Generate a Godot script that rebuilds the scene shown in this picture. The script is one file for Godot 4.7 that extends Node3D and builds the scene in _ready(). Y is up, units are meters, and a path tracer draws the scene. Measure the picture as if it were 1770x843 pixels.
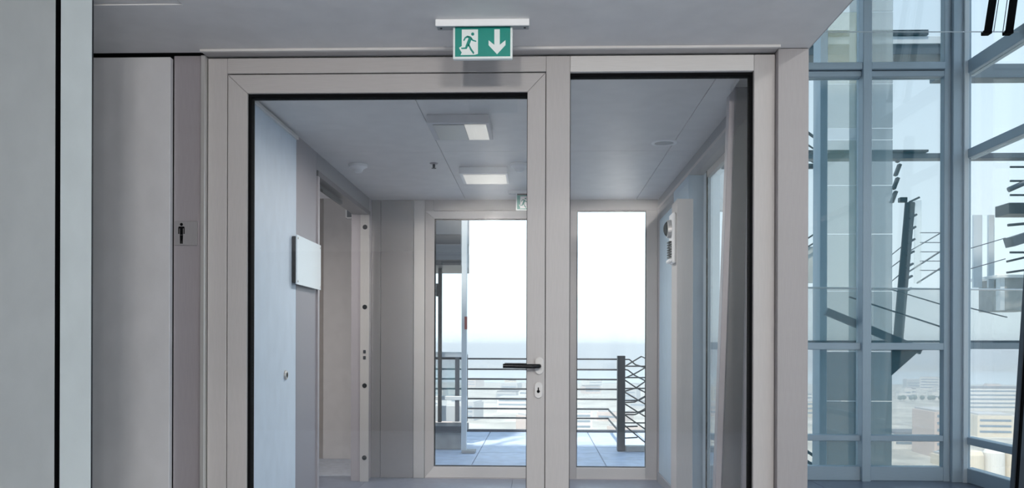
extends Node3D
# Metres, y up. The camera stands at x = 0, z = 0 in a lift lobby; the corridor beyond the glazed door runs towards -z.

const CEIL := 2.378
const XL := -1.44          # left wall of the corridor
const XR := 1.005          # right wall of the corridor

var M := {}
var used := {}


func numbered(called: String) -> String:
	if not used.has(called):
		used[called] = 0
		return called
	used[called] += 1
	return "%s_%03d" % [called, used[called]]


func tag(o: Node3D, label: String, category: String, group := "", kind := "") -> Node3D:
	o.set_meta("label", label)
	o.set_meta("category", category)
	if group:
		o.set_meta("group", group)
	if kind:
		o.set_meta("kind", kind)
	return o


func thing(called: String, label: String, category: String, at := Vector3.ZERO, group := "", kind := "") -> Node3D:
	var o := Node3D.new()
	o.name = numbered(called)
	add_child(o)
	o.position = at
	tag(o, label, category, group, kind)
	return o


func st() -> SurfaceTool:
	var s := SurfaceTool.new()
	s.begin(Mesh.PRIMITIVE_TRIANGLES)
	s.set_smooth_group(-1)
	return s


# Commits a SurfaceTool as one named mesh. Shapes are written in world metres; a parent's own place is taken off.
func obj(called: String, s: SurfaceTool, m: Material, parent: Node3D = null) -> MeshInstance3D:
	s.generate_normals()
	var o := MeshInstance3D.new()
	o.mesh = s.commit()
	o.material_override = m
	if parent == null:
		o.name = numbered(called)
		add_child(o)
		return o
	o.name = called
	parent.add_child(o, true)
	var off := Vector3.ZERO
	var p: Node = parent
	while p is Node3D and p != self:
		off += p.position
		p = p.get_parent()
	o.position = -off
	return o


func tri(s: SurfaceTool, a: Vector3, b: Vector3, c: Vector3, inside: Vector3) -> void:
	var n := (b - a).cross(c - a)
	if n.dot((a + b + c) / 3.0 - inside) > 0.0:
		s.add_vertex(a); s.add_vertex(c); s.add_vertex(b)
	else:
		s.add_vertex(a); s.add_vertex(b); s.add_vertex(c)


func quad(s: SurfaceTool, a: Vector3, b: Vector3, c: Vector3, d: Vector3, inside: Vector3) -> void:
	tri(s, a, b, c, inside)
	tri(s, a, c, d, inside)


# A box with chamfered edges.
func bx(s: SurfaceTool, x0: float, x1: float, y0: float, y1: float, z0: float, z1: float, b := 0.0) -> SurfaceTool:
	var lo := Vector3(minf(x0, x1), minf(y0, y1), minf(z0, z1))
	var hi := Vector3(maxf(x0, x1), maxf(y0, y1), maxf(z0, z1))
	var c := (lo + hi) / 2.0
	var h := (hi - lo) / 2.0
	b = minf(b, 0.45 * minf(h.x, minf(h.y, h.z)) * 2.0)
	for ax in 3:
		var u := (ax + 1) % 3
		var v := (ax + 2) % 3
		for sg in [-1.0, 1.0]:
			var p := []
			for k in [[-1, -1], [1, -1], [1, 1], [-1, 1]]:
				var q := Vector3.ZERO
				q[ax] = sg * h[ax]
				q[u] = k[0] * (h[u] - b)
				q[v] = k[1] * (h[v] - b)
				p.append(c + q)
			quad(s, p[0], p[1], p[2], p[3], c)
	if b > 0.0:
		for ax in 3:
			var u := (ax + 1) % 3
			var v := (ax + 2) % 3
			for k in [[-1, -1], [1, -1], [1, 1], [-1, 1]]:
				var p := []
				for e in [[-1, 0], [1, 0], [1, 1], [-1, 1]]:
					var q := Vector3.ZERO
					q[ax] = e[0] * (h[ax] - b)
					q[u] = k[0] * (h[u] - (b if e[1] == 0 else 0.0))
					q[v] = k[1] * (h[v] - (0.0 if e[1] == 0 else b))
					p.append(c + q)
				quad(s, p[0], p[1], p[2], p[3], c)
		for i in 8:
			var g := Vector3(1 if i & 1 else -1, 1 if i & 2 else -1, 1 if i & 4 else -1)
			var t := []
			for ax in 3:
				var q := Vector3.ZERO
				for w in 3:
					q[w] = g[w] * (h[w] - (0.0 if w == ax else b))
				t.append(c + q)
			tri(s, t[0], t[1], t[2], c)
	return s


func box(called: String, x0: float, x1: float, y0: float, y1: float, z0: float, z1: float, m: Material, parent: Node3D = null, b := 0.0015) -> MeshInstance3D:
	return obj(called, bx(st(), x0, x1, y0, y1, z0, z1, b), m, parent)


# A polygon in a plane, given by its origin and two axes, extruded along the third by depth; the front edge is chamfered by b.
func prism(s: SurfaceTool, poly: PackedVector2Array, o: Vector3, ux: Vector3, uy: Vector3, depth: Vector3, b := 0.0) -> SurfaceTool:
	var ids := Geometry2D.triangulate_polygon(poly)
	var n := poly.size()
	var front := poly.duplicate()
	if b > 0.0:
		var area := 0.0
		for i in n:
			area += poly[i].cross(poly[(i + 1) % n])
		var w := signf(area)
		for i in n:
			var e0 := (poly[i] - poly[(i + n - 1) % n]).normalized()
			var e1 := (poly[(i + 1) % n] - poly[i]).normalized()
			var n0 := Vector2(-e0.y, e0.x) * w
			var n1 := Vector2(-e1.y, e1.x) * w
			front[i] = poly[i] + (n0 + n1) * b / maxf(0.3, 1.0 + n0.dot(n1))
	var dn := depth.normalized()
	var P := func(q: Vector2, k: float) -> Vector3: return o + ux * q.x + uy * q.y + dn * k
	var L := depth.length()
	for k in range(0, ids.size(), 3):
		var f := [P.call(front[ids[k]], 0.0), P.call(front[ids[k + 1]], 0.0), P.call(front[ids[k + 2]], 0.0)]
		tri(s, f[0], f[1], f[2], f[0] + dn)
		var r := [P.call(poly[ids[k]], L), P.call(poly[ids[k + 1]], L), P.call(poly[ids[k + 2]], L)]
		tri(s, r[0], r[1], r[2], r[0] - dn)
	var area2 := 0.0
	for i in n:
		area2 += poly[i].cross(poly[(i + 1) % n])
	for i in n:
		var j := (i + 1) % n
		var e := (poly[j] - poly[i]).normalized()
		var inn := Vector2(-e.y, e.x) * signf(area2)
		var mid := (poly[i] + poly[j]) / 2.0 + inn * 0.01
		var c: Vector3 = P.call(mid, L / 2.0)
		if b > 0.0:
			quad(s, P.call(front[i], 0.0), P.call(front[j], 0.0), P.call(poly[j], b), P.call(poly[i], b), c)
		quad(s, P.call(poly[i], b), P.call(poly[j], b), P.call(poly[j], L), P.call(poly[i], L), c)
	return s


# A prism seen from the front: polygon in x and y, from z0 back to z1.
func plate(s: SurfaceTool, pts: Array, z0: float, z1: float, b := 0.0) -> SurfaceTool:
	return prism(s, PackedVector2Array(pts), Vector3(0, 0, z0), Vector3.RIGHT, Vector3.UP, Vector3(0, 0, z1 - z0), b)


func pill(cx: float, cy: float, hw: float, hh: float, n := 10) -> Array:
	var p := []
	for i in 2 * n + 2:
		var a := PI * i / n if i <= n else PI * (i - 1) / n
		p.append(Vector2(cx + cos(a) * hw, cy + sin(a) * hw + (hh - hw if i <= n else hw - hh)))
	return p


func disc(cx: float, cy: float, r: float, n := 20) -> Array:
	var p := []
	for i in n:
		p.append(Vector2(cx + cos(TAU * i / n) * r, cy + sin(TAU * i / n) * r))
	return p


func tube(s: SurfaceTool, pts: Array, r: float, n := 8) -> SurfaceTool:
	s.set_smooth_group(1)
	var rings := []
	for i in pts.size():
		var p: Vector3 = pts[i]
		var d: Vector3 = (pts[mini(i + 1, pts.size() - 1)] - pts[maxi(i - 1, 0)]).normalized()
		var a := d.cross(Vector3.UP if absf(d.y) < 0.9 else Vector3.RIGHT).normalized()
		var c := d.cross(a)
		var ring := []
		for k in n:
			var t := TAU * k / n
			ring.append(p + (a * cos(t) + c * sin(t)) * r)
		rings.append(ring)
	for i in pts.size() - 1:
		for k in n:
			var k2 := (k + 1) % n
			quad(s, rings[i][k], rings[i][k2], rings[i + 1][k2], rings[i + 1][k], (pts[i] + pts[i + 1]) / 2.0)
	s.set_smooth_group(-1)
	for k in n:
		tri(s, pts[0], rings[0][k], rings[0][(k + 1) % n], pts[1])
		tri(s, pts[-1], rings[-1][k], rings[-1][(k + 1) % n], pts[-2])
	return s


# A flat bar of width w (in the plane across the view) and thickness t between two points.
func bar(s: SurfaceTool, a: Vector3, b: Vector3, w: float, t: float) -> SurfaceTool:
	var d := (b - a).normalized()
	var side := d.cross(Vector3.BACK if absf(d.z) < 0.9 else Vector3.RIGHT).normalized()
	var nrm := d.cross(side).normalized()
	var c := (a + b) / 2.0
	var p := []
	for e in [a, b]:
		for k in [[-1, -1], [1, -1], [1, 1], [-1, 1]]:
			p.append(e + side * k[0] * w / 2.0 + nrm * k[1] * t / 2.0)
	quad(s, p[0], p[1], p[2], p[3], c)
	quad(s, p[4], p[5], p[6], p[7], c)
	for k in 4:
		quad(s, p[k], p[(k + 1) % 4], p[4 + (k + 1) % 4], p[4 + k], c)
	return s


# Profile points are (radius, height along axis).
func lathe(s: SurfaceTool, prof: Array, o: Vector3, axis: Vector3, n := 24) -> SurfaceTool:
	s.set_smooth_group(-1)
	var a := axis.cross(Vector3.RIGHT if absf(axis.x) < 0.9 else Vector3.UP).normalized()
	var c := axis.cross(a)
	var mid := 0.0
	for p in prof:
		mid += p.y / prof.size()
	for i in prof.size() - 1:
		for k in n:
			var t0 := TAU * k / n
			var t1 := TAU * (k + 1) / n
			var d0 := a * cos(t0) + c * sin(t0)
			var d1 := a * cos(t1) + c * sin(t1)
			var p: Vector2 = prof[i]
			var q: Vector2 = prof[i + 1]
			quad(s, o + d0 * p.x + axis * p.y, o + d1 * p.x + axis * p.y, o + d1 * q.x + axis * q.y, o + d0 * q.x + axis * q.y, o + axis * mid)
	return s


func noise(freq: float, octaves := 3, seed_ := 1) -> FastNoiseLite:
	var n := FastNoiseLite.new()
	n.noise_type = FastNoiseLite.TYPE_SIMPLEX
	n.frequency = freq
	n.fractal_octaves = octaves
	n.seed = seed_
	return n


func noise_tex(freq: float, lo: Color, hi: Color, octaves := 3, seed_ := 1, size := 256) -> NoiseTexture2D:
	var t := NoiseTexture2D.new()
	t.width = size
	t.height = size
	t.seamless = true
	t.noise = noise(freq, octaves, seed_)
	var g := Gradient.new()
	g.set_color(0, lo)
	g.set_color(1, hi)
	t.color_ramp = g
	return t


func grey(v: float) -> Color:
	return Color(v, v, v)


func c8(r: int, g: int, b: int) -> Color:
	return Color(r / 255.0, g / 255.0, b / 255.0)


func mat(called: String, c: Color, rough := 0.6, metal := 0.0, tex: Texture2D = null, sc := Vector3.ONE) -> StandardMaterial3D:
	var m := StandardMaterial3D.new()
	m.resource_name = called
	m.albedo_color = c
	m.roughness = rough
	m.metallic = metal
	if tex:
		m.albedo_texture = tex
		m.uv1_triplanar = true
		m.uv1_world_triplanar = true
		m.uv1_scale = sc
	M[called] = m
	return m


func pane_mat(called: String, c: Color, alpha: float) -> StandardMaterial3D:
	var m := mat(called, Color(c.r, c.g, c.b, alpha), 0.02)
	m.transparency = BaseMaterial3D.TRANSPARENCY_ALPHA
	m.metallic_specular = 0.5
	return m


func materials() -> void:
	var grain := noise_tex(0.03, grey(0.955), grey(1.0), 4, 3)
	var fine := noise_tex(0.02, grey(0.965), grey(1.0), 3, 5)
	var up := Vector3(40, 0.8, 40)
	var along := Vector3(0.8, 40, 40)
	mat("alu", c8(184, 180, 179), 0.6, 0.05, grain, up)
	mat("alu_flat", c8(184, 180, 179), 0.6, 0.05, grain, along)
	mat("alu_pale", c8(212, 209, 207), 0.6, 0.05, grain, along)
	mat("steel", c8(172, 167, 172), 0.4, 0.35, grain, up)
	mat("steel_flat", c8(172, 167, 172), 0.4, 0.35, grain, along)
	mat("steel_bright", c8(206, 204, 202), 0.3, 0.5, grain, up)
	mat("polished", c8(172, 170, 170), 0.25, 0.7, grain, up)
	mat("pier", c8(158, 154, 155), 0.55, 0.08, grain, up)
	mat("panel_grey", c8(204, 204, 207), 0.6, 0.0, fine, Vector3(1.1, 0.7, 1.1))
	mat("panel_cool", c8(166, 172, 174), 0.5, 0.0, fine, Vector3(1.1, 0.7, 1.1))
	mat("panel_light", c8(188, 198, 201), 0.5, 0.0, fine, Vector3(1.1, 0.7, 1.1))
	mat("pier_blue", c8(160, 182, 200), 0.5, 0.0, fine, Vector3(1.3, 0.8, 1.3))
	mat("beam_steel", c8(140, 140, 146), 0.45, 0.3, grain, along)
	mat("beam_post", c8(136, 134, 138), 0.45, 0.2, grain, up)
	mat("lean_dark", c8(96, 94, 96), 0.4, 0.3, grain, up)
	mat("beam_blue", c8(88, 102, 114), 0.5, 0.1)
	mat("plate_steel", c8(148, 146, 149), 0.5, 0.1, grain, up)
	mat("pilaster_steel", c8(150, 147, 154), 0.42, 0.25, grain, up)
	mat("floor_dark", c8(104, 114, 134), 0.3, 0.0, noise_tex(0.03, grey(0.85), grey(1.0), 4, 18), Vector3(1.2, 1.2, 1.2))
	mat("panel_sky_tint", c8(212, 228, 244), 0.5, 0.0, fine, Vector3(1.3, 0.8, 1.3))  # whitish panel; the blue of the sky light is put into its colour
	mat("wall_room", c8(212, 209, 208), 0.7, 0.0, fine, Vector3(1.3, 1.3, 1.3))
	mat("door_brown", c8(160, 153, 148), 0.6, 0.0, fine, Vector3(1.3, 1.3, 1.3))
	mat("ceiling", c8(226, 224, 223), 0.5, 0.0, fine, Vector3(0.9, 0.9, 0.9))
	mat("black", c8(16, 17, 19), 0.5)
	M.black.metallic_specular = 0.15
	M.black.roughness = 0.8
	mat("rubber", c8(28, 30, 33), 0.6)
	mat("handle_black", c8(30, 31, 34), 0.18, 0.6)
	mat("white", c8(240, 241, 242), 0.45)
	mat("white_glass", c8(222, 232, 238), 0.12)
	mat("floor", c8(182, 190, 204), 0.35, 0.0, noise_tex(0.03, grey(0.85), grey(1.0), 4, 8), Vector3(1.2, 1.2, 1.2))
	mat("paving", c8(182, 200, 226), 0.5, 0.0, noise_tex(0.02, grey(0.85), grey(1.0), 4, 9), Vector3(0.9, 0.9, 0.9))  # blue of the reflected sky put into the paving colour
	mat("paving_pale", c8(192, 209, 233), 0.5, 0.0, noise_tex(0.02, grey(0.87), grey(1.0), 4, 10), Vector3(0.9, 0.9, 0.9))
	mat("sign_green", c8(0, 140, 126), 0.35)
	mat("sign_white", c8(232, 238, 236), 0.4)
	mat("dark_steel", c8(34, 39, 46), 0.5, 0.3)
	mat("mid_steel", c8(74, 82, 92), 0.45, 0.3)
	mat("blue_steel", c8(172, 190, 203), 0.45, 0.25, grain, up)
	mat("blue_steel_flat", c8(172, 190, 203), 0.45, 0.25, grain, along)
	mat("pale_steel", c8(206, 218, 226), 0.5, 0.1)
	mat("concrete", c8(168, 172, 172), 0.8, 0.0, noise_tex(0.03, grey(0.88), grey(1.0), 4, 12), Vector3(0.8, 0.8, 0.8))
	mat("green_panel", c8(244, 250, 240), 0.4, 0.0, noise_tex(0.012, grey(0.84), grey(1.0), 3, 13), Vector3(0.9, 0.35, 0.9))
	mat("slate_panel", c8(214, 224, 224), 0.4, 0.0, noise_tex(0.012, grey(0.84), grey(1.0), 3, 14), Vector3(0.9, 0.35, 0.9))
	mat("red_tag", c8(150, 60, 50), 0.6)
	mat("land", c8(214, 212, 200), 0.95, 0.0, noise_tex(0.02, grey(0.72), grey(1.0), 5, 15), Vector3(0.004, 0.004, 0.004))
	mat("river", c8(198, 214, 221), 0.6)
	mat("hill", c8(212, 217, 217), 0.95, 0.0, noise_tex(0.03, grey(0.75), grey(1.0), 5, 16), Vector3(0.002, 0.004, 0.002))  # land, river and hills are paled; part of the haze is in their colour
	mat("render_white", c8(232, 230, 224), 0.8)
	mat("render_cream", c8(228, 216, 194), 0.8)
	mat("render_pink", c8(214, 196, 186), 0.8)
	mat("render_grey", c8(186, 188, 188), 0.8)
	mat("roof_dark", c8(104, 106, 110), 0.8)
	mat("tree_green", c8(96, 112, 100), 0.9)
	mat("city_glass", c8(120, 140, 156), 0.3)
	pane_mat("clear_glass", c8(200, 214, 220), 0.012)
	pane_mat("side_glass", c8(90, 140, 150), 0.12)
	pane_mat("tint_glass", c8(80, 132, 146), 0.255)
	var f := pane_mat("frost_glass", c8(226, 238, 238), 0.2)
	f.roughness = 0.5
	pane_mat("film_glass", c8(240, 246, 246), 0.12).roughness = 0.5
	pane_mat("green_glass", c8(214, 226, 208), 0.32).roughness = 0.5
	pane_mat("slate_glass", c8(180, 194, 198), 0.5).roughness = 0.5
	pane_mat("grey_glass", c8(150, 168, 176), 0.68).roughness = 0.5
	var mk := mat("milk_sheet", c8(244, 249, 249), 0.4)
	mk.backlight_enabled = true
	mk.backlight = c8(250, 252, 252)
	var l := mat("lens", c8(220, 222, 220), 0.3, 0.0, noise_tex(0.12, grey(0.55), grey(1.0), 2, 21), Vector3(9, 9, 9))
	l.emission_enabled = true
	l.emission = c8(255, 250, 240)
	l.emission_energy_multiplier = 0.35
	var d := mat("lens_dim", c8(196, 198, 198), 0.3, 0.0, noise_tex(0.12, grey(0.7), grey(1.0), 2, 22), Vector3(9, 9, 9))
	d.metallic_specular = 0.6


func _ready() -> void:
	# --- camera
	var cam := Camera3D.new()
	cam.name = "camera"
	cam.projection = Camera3D.PROJECTION_FRUSTUM
	cam.near = 0.05
	cam.far = 9000.0
	cam.size = 0.05 * 843.0 / 1500.0
	cam.frustum_offset = Vector2(0, 0.05 * 176.5 / 1500.0)
	cam.position = Vector3(0, 1.13, 0)
	cam.rotation = Vector3(0, atan(47.0 / 1500.0), 0.003)
	add_child(cam)
	cam.current = true
	# --- sky and exposure
	var env := Environment.new()
	env.background_mode = Environment.BG_SKY
	var sky := Sky.new()
	var sm := ProceduralSkyMaterial.new()
	sm.sky_horizon_color = Color(1.3, 1.54, 1.62).linear_to_srgb()
	sm.sky_top_color = Color(0.76, 1.1, 1.46).linear_to_srgb()
	sm.sky_curve = 0.32
	sm.ground_horizon_color = Color(1.1, 1.15, 1.18).linear_to_srgb()
	sm.ground_bottom_color = Color(0.5, 0.52, 0.52).linear_to_srgb()
	sky.sky_material = sm
	env.sky = sky
	env.tonemap_mode = Environment.TONE_MAPPER_LINEAR
	env.tonemap_exposure = 1.0
	env.sdfgi_enabled = true
	env.ssao_enabled = true
	env.ssil_enabled = true
	env.volumetric_fog_enabled = true
	env.volumetric_fog_density = 0.0
	var we := WorldEnvironment.new()
	we.name = "world"
	we.environment = env
	add_child(we)
	# --- sun: high behind the building, softened by haze
	var sun := DirectionalLight3D.new()
	sun.name = "sun"
	sun.light_color = c8(255, 246, 232)
	sun.light_energy = 1.9
	sun.light_angular_distance = 3.0
	sun.shadow_enabled = true
	sun.sky_mode = DirectionalLight3D.SKY_MODE_LIGHT_ONLY
	add_child(sun)
	sun.look_at_from_position(Vector3(-1.6, 9.0, 4.2), Vector3.ZERO)
	materials()
	shell()
	entrance()
	corridor()
	far_door()
	terrace()
	atrium()
	stairs_outside()
	signs()
	lights()
	city()


func strip_y(called: String, parent: Node3D, m: Material, x0: float, x1: float, y0: float, y1: float, z0: float, z1: float) -> void:
	box(called, x0, x1, y0, y1, z0, z1, m, parent)


# ------------------------------------------------------------------ the shell of lobby, corridor and atrium
func shell() -> void:
	var f := thing("floor", "blue-grey stone floor of the lobby and the glazed corridor", "floor", Vector3.ZERO, "", "structure")
	box("slab", -4.0, 3.72, -0.3, -0.012, -7.5, 4.0, M.concrete, f, 0.0)
	var xs := [-4.0, -2.64, -1.44, -0.22, 1.005, 2.3, 3.6]
	for i in xs.size() - 1:
		var z := 4.0
		while z > -7.4:
			box("tile", xs[i] + 0.0015, xs[i + 1] - 0.0015, -0.012, 0.0, maxf(z - 1.2, -7.46) + 0.0015, z - 0.0015, M.floor if z > -3.0 else M.floor_dark, f, 0.001)  # lobby tiles, out of view, kept pale to bounce light
			z -= 1.2
	var c := thing("ceiling", "grey painted metal panel ceiling over lobby and corridor", "ceiling", Vector3.ZERO, "", "structure")
	box("slab", -4.0, 1.118, 2.41, 2.75, -7.5, 4.0, M.panel_grey, c, 0.0)
	# lobby: one large L-shaped panel with a hatch set a little higher beside it
	var pl := PackedVector2Array([Vector2(-4, -3.66), Vector2(1.123, -3.66), Vector2(1.123, 4), Vector2(-1.312, 4), Vector2(-1.312, -3.143), Vector2(-4, -3.143)])
	obj("panel", prism(st(), pl, Vector3(0, CEIL, 0), Vector3.RIGHT, Vector3.BACK, Vector3(0, 0.032, 0), 0.0006), M.ceiling, c)
	box("hatch_panel", -4.0, -1.318, CEIL + 0.004, 2.41, -3.137, 4.0, M.ceiling, c)
	box("fascia", 1.118, 1.13, CEIL + 0.002, 2.75, -7.5, 4.0, M.steel_flat, c)
	var cx := [XL - 0.005, -0.632, 0.82, XR + 0.005]
	var cz := [-3.66, -5.56, -7.42]
	for i in 3:
		for j in 2:
			box("panel", cx[i] + 0.0015, cx[i + 1] - 0.0015, CEIL, 2.41, cz[j] - 0.0015, cz[j + 1] + 0.0015, M.ceiling, c, 0.002)
	# partition of two tall cladding panels close by on the left
	var w := thing("wall_left", "tall cool grey cladding panels with a black vertical joint", "wall", Vector3.ZERO, "", "structure")
	box("panel", -4.0, -1.704, 0.0, CEIL, -3.0, -3.008, M.panel_cool, w, 0.001)
	box("panel", -1.685, -1.574, 0.0, CEIL, -3.0, -3.008, M.panel_light, w, 0.001)
	box("joint_backing", -1.72, -1.67, 0.0, CEIL, -3.0225, -3.035, M.black, w, 0.0)
	box("edge_trim", -1.5738, -1.5725, 0.0, CEIL, -3.002, -3.01, M.dark_steel, w, 0.0)
	box("joint_liner", -1.7039, -1.7015, 0.0, CEIL, -3.0012, -3.0225, M.black, w, 0.0)
	box("backing_board", -4.0, -1.595, 0.0, CEIL, -3.0355, -3.05, M.rubber, w, 0.0)
	# the wall that holds the door
	var v := thing("wall_front", "grey wall panel and steel strip left of the glazed door", "wall", Vector3.ZERO, "", "structure")
	box("backing", -4.0, -1.44, 0.0, 2.41, -3.745, -3.83, M.rubber, v, 0.0)
	box("panel", -4.0, -1.936, 0.0, 2.364, -3.67, -3.7, M.panel_grey, v, 0.002)
	box("panel", -1.932, -1.583, 0.0, 2.364, -3.67, -3.7, M.panel_grey, v, 0.002)
	box("steel_strip", -1.579, -1.454, 0.0, CEIL, -3.7, -3.745, M.steel, v, 0.001)
	box("edge_trim", -1.4525, -1.4335, 0.0, 2.372, -3.672, -3.745, M.steel_bright, v, 0.002)
	box("pier", 0.995, 1.122, 0.0, 2.377, -3.66, -3.83, M.pier, v, 0.002)
	var t := thing("trim_1", "thin bright steel angle along the ceiling above the glazed door", "trim", Vector3.ZERO, "", "structure")
	box("angle", -1.4335, 0.993, 2.3665, 2.3775, -3.612, -3.63, M.alu_pale, t, 0.001)
	box("flange", -1.4335, 0.993, 2.374, 2.3778, -3.63, -3.72, M.alu_flat, t, 0.0005)
	# unseen, behind the camera; the back wall is kept dark to weaken glass reflections
	var b := thing("wall_back_unseen", "unseen plain dark grey wall behind the lobby", "wall", Vector3.ZERO, "", "structure")
	box("panel", -4.0, 1.13, 0.0, 2.41, 4.0, 4.2, M.roof_dark, b, 0.0)
	var s := thing("wall_side", "plain grey left side wall of the lobby", "wall", Vector3.ZERO, "", "structure")
	box("panel", -4.2, -4.0, 0.0, 2.75, -8.8, 4.2, M.panel_grey, s, 0.0)
	var u := thing("wall_upper_unseen", "unseen grey storey above the lobby at the side of the atrium", "wall", Vector3.ZERO, "", "structure")
	box("storey", -6.0, 1.13, 2.76, 5.2, -7.5, 4.2, M.panel_cool, u, 0.0)  # out of view; keeps the sun off lobby and atrium


# ------------------------------------------------------------------ near glazed door with its side light
func miter_frame(parent: Node3D, x0: float, x1: float, y0: float, y1: float, wl: float, wr: float, wt: float, wb: float, z0: float, z1: float, mv: Material, mh: Material) -> void:
	var g := 0.0006
	obj("stile", plate(st(), [Vector2(x0, y0), Vector2(x0 + wl, y0 + wb), Vector2(x0 + wl, y1 - wt - g), Vector2(x0, y1 - g)], z0, z1, 0.0015), mv, parent)
	obj("stile", plate(st(), [Vector2(x1 - wr, y0 + wb), Vector2(x1, y0), Vector2(x1, y1 - g), Vector2(x1 - wr, y1 - wt - g)], z0, z1, 0.0015), mv, parent)
	obj("top_rail", plate(st(), [Vector2(x0 + wl + g, y1 - wt), Vector2(x1 - wr - g, y1 - wt), Vector2(x1 - g, y1), Vector2(x0 + g, y1)], z0, z1, 0.0015), mh, parent)
	obj("bottom_rail", plate(st(), [Vector2(x0 + g, y0), Vector2(x1 - g, y0), Vector2(x1 - wr - g, y0 + wb), Vector2(x0 + wl + g, y0 + wb)], z0, z1, 0.0015), mh, parent)


func gasket(parent: Node3D, x0: float, x1: float, y0: float, y1: float, wl: float, wr: float, wt: float, wb: float, z0: float, z1: float) -> void:
	var s := st()
	bx(s, x0, x0 + wl, y0, y1, z0, z1)
	bx(s, x1 - wr, x1, y0, y1, z0, z1)
	bx(s, x0 + wl, x1 - wr, y1 - wt, y1, z0, z1)
	bx(s, x0 + wl, x1 - wr, y0, y0 + wb, z0, z1)
	obj("gasket", s, M.black, parent)


func lever_set(parent: Node3D, z: float, side: float) -> void:
	# side +1: on the face that looks to the camera; -1: on the far face
	var rose := obj("rosette", plate(st(), pill(0.0, 1.047, 0.0185, 0.037), z + side * 0.010, z, 0.003), M.alu_pale, parent)
	rose.set_meta("label", "oval steel rosette")
	var s := st()
	var pts := [Vector3(0.0, 1.046, z + side * 0.008), Vector3(0.0, 1.046, z + side * 0.042), Vector3(-0.004, 1.046, z + side * 0.05), Vector3(-0.014, 1.046, z + side * 0.054), Vector3(-0.05, 1.046, z + side * 0.055), Vector3(-0.152, 1.047, z + side * 0.055)]
	tube(s, pts, 0.0095, 14)
	obj("lever", s, M.handle_black, rose).set_meta("label", "black round door lever")
	var esc := obj("cylinder_plate", plate(st(), pill(-0.003, 0.943, 0.0175, 0.035), z + side * 0.009, z, 0.003), M.alu_pale, parent)
	var k := st()
	plate(k, disc(-0.003, 0.938, 0.0065), z + side * 0.0105, z)
	plate(k, [Vector2(-0.0055, 0.938), Vector2(-0.0005, 0.938), Vector2(-0.0005, 0.955), Vector2(-0.0055, 0.955)], z + side * 0.0098, z)
	obj("keyhole", k, M.black, esc)


func entrance() -> void:
	var w := thing("window_1", "brushed aluminium outer frame with tall fixed pane right of the door", "window", Vector3.ZERO, "", "structure")
	box("jamb", -1.431, -1.3475, 0.0, 2.366, -3.7, -3.79, M.alu, w, 0.002)
	box("head", -1.347, 0.026, 2.3, 2.366, -3.7, -3.79, M.alu_flat, w, 0.002)
	box("mullion", 0.0265, 0.1285, 0.0, 2.366, -3.7, -3.79, M.alu, w, 0.002)
	box("transom", 0.129, 0.9045, 2.298, 2.366, -3.7, -3.79, M.alu_pale, w, 0.002)
	box("jamb", 0.905, 0.993, 0.0, 2.366, -3.7, -3.79, M.alu, w, 0.002)
	box("sill", 0.129, 0.9045, 0.0, 0.1, -3.7, -3.79, M.alu_flat, w, 0.002)
	gasket(w, 0.1285, 0.905, 0.1, 2.298, 0.003, 0.012, 0.013, 0.01, -3.722, -3.768)
	obj("pane", bx(st(), 0.13, 0.903, 0.102, 2.296, -3.741, -3.749), M.clear_glass, w)
	box("rebate_strip", -1.347, 0.026, 2.292, 2.3, -3.73, -3.785, M.black, w, 0.0)
	box("rebate_strip", -1.349, -1.341, 0.0, 2.3, -3.73, -3.785, M.black, w, 0.0)
	box("rebate_strip", 0.020, 0.028, 0.0, 2.3, -3.73, -3.785, M.black, w, 0.0)

	var d := thing("door_1", "near glazed aluminium door with mitred frame and black lever handle", "door", Vector3(-1.34, 0, -3.74), "", "structure")
	miter_frame(d, -1.344, 0.024, 0.008, 2.295, 0.0845, 0.077, 0.0805, 0.14, -3.7, -3.775, M.alu, M.alu_flat)
	gasket(d, -1.2605, -0.0525, 0.147, 2.2155, 0.0135, 0.0025, 0.015, 0.01, -3.714, -3.762)
	obj("pane", bx(st(), -1.258, -0.055, 0.15, 2.213, -3.734, -3.742), M.clear_glass, d)
	lever_set(d, -3.7, 1.0)
	lever_set(d, -3.775, -1.0)


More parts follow.
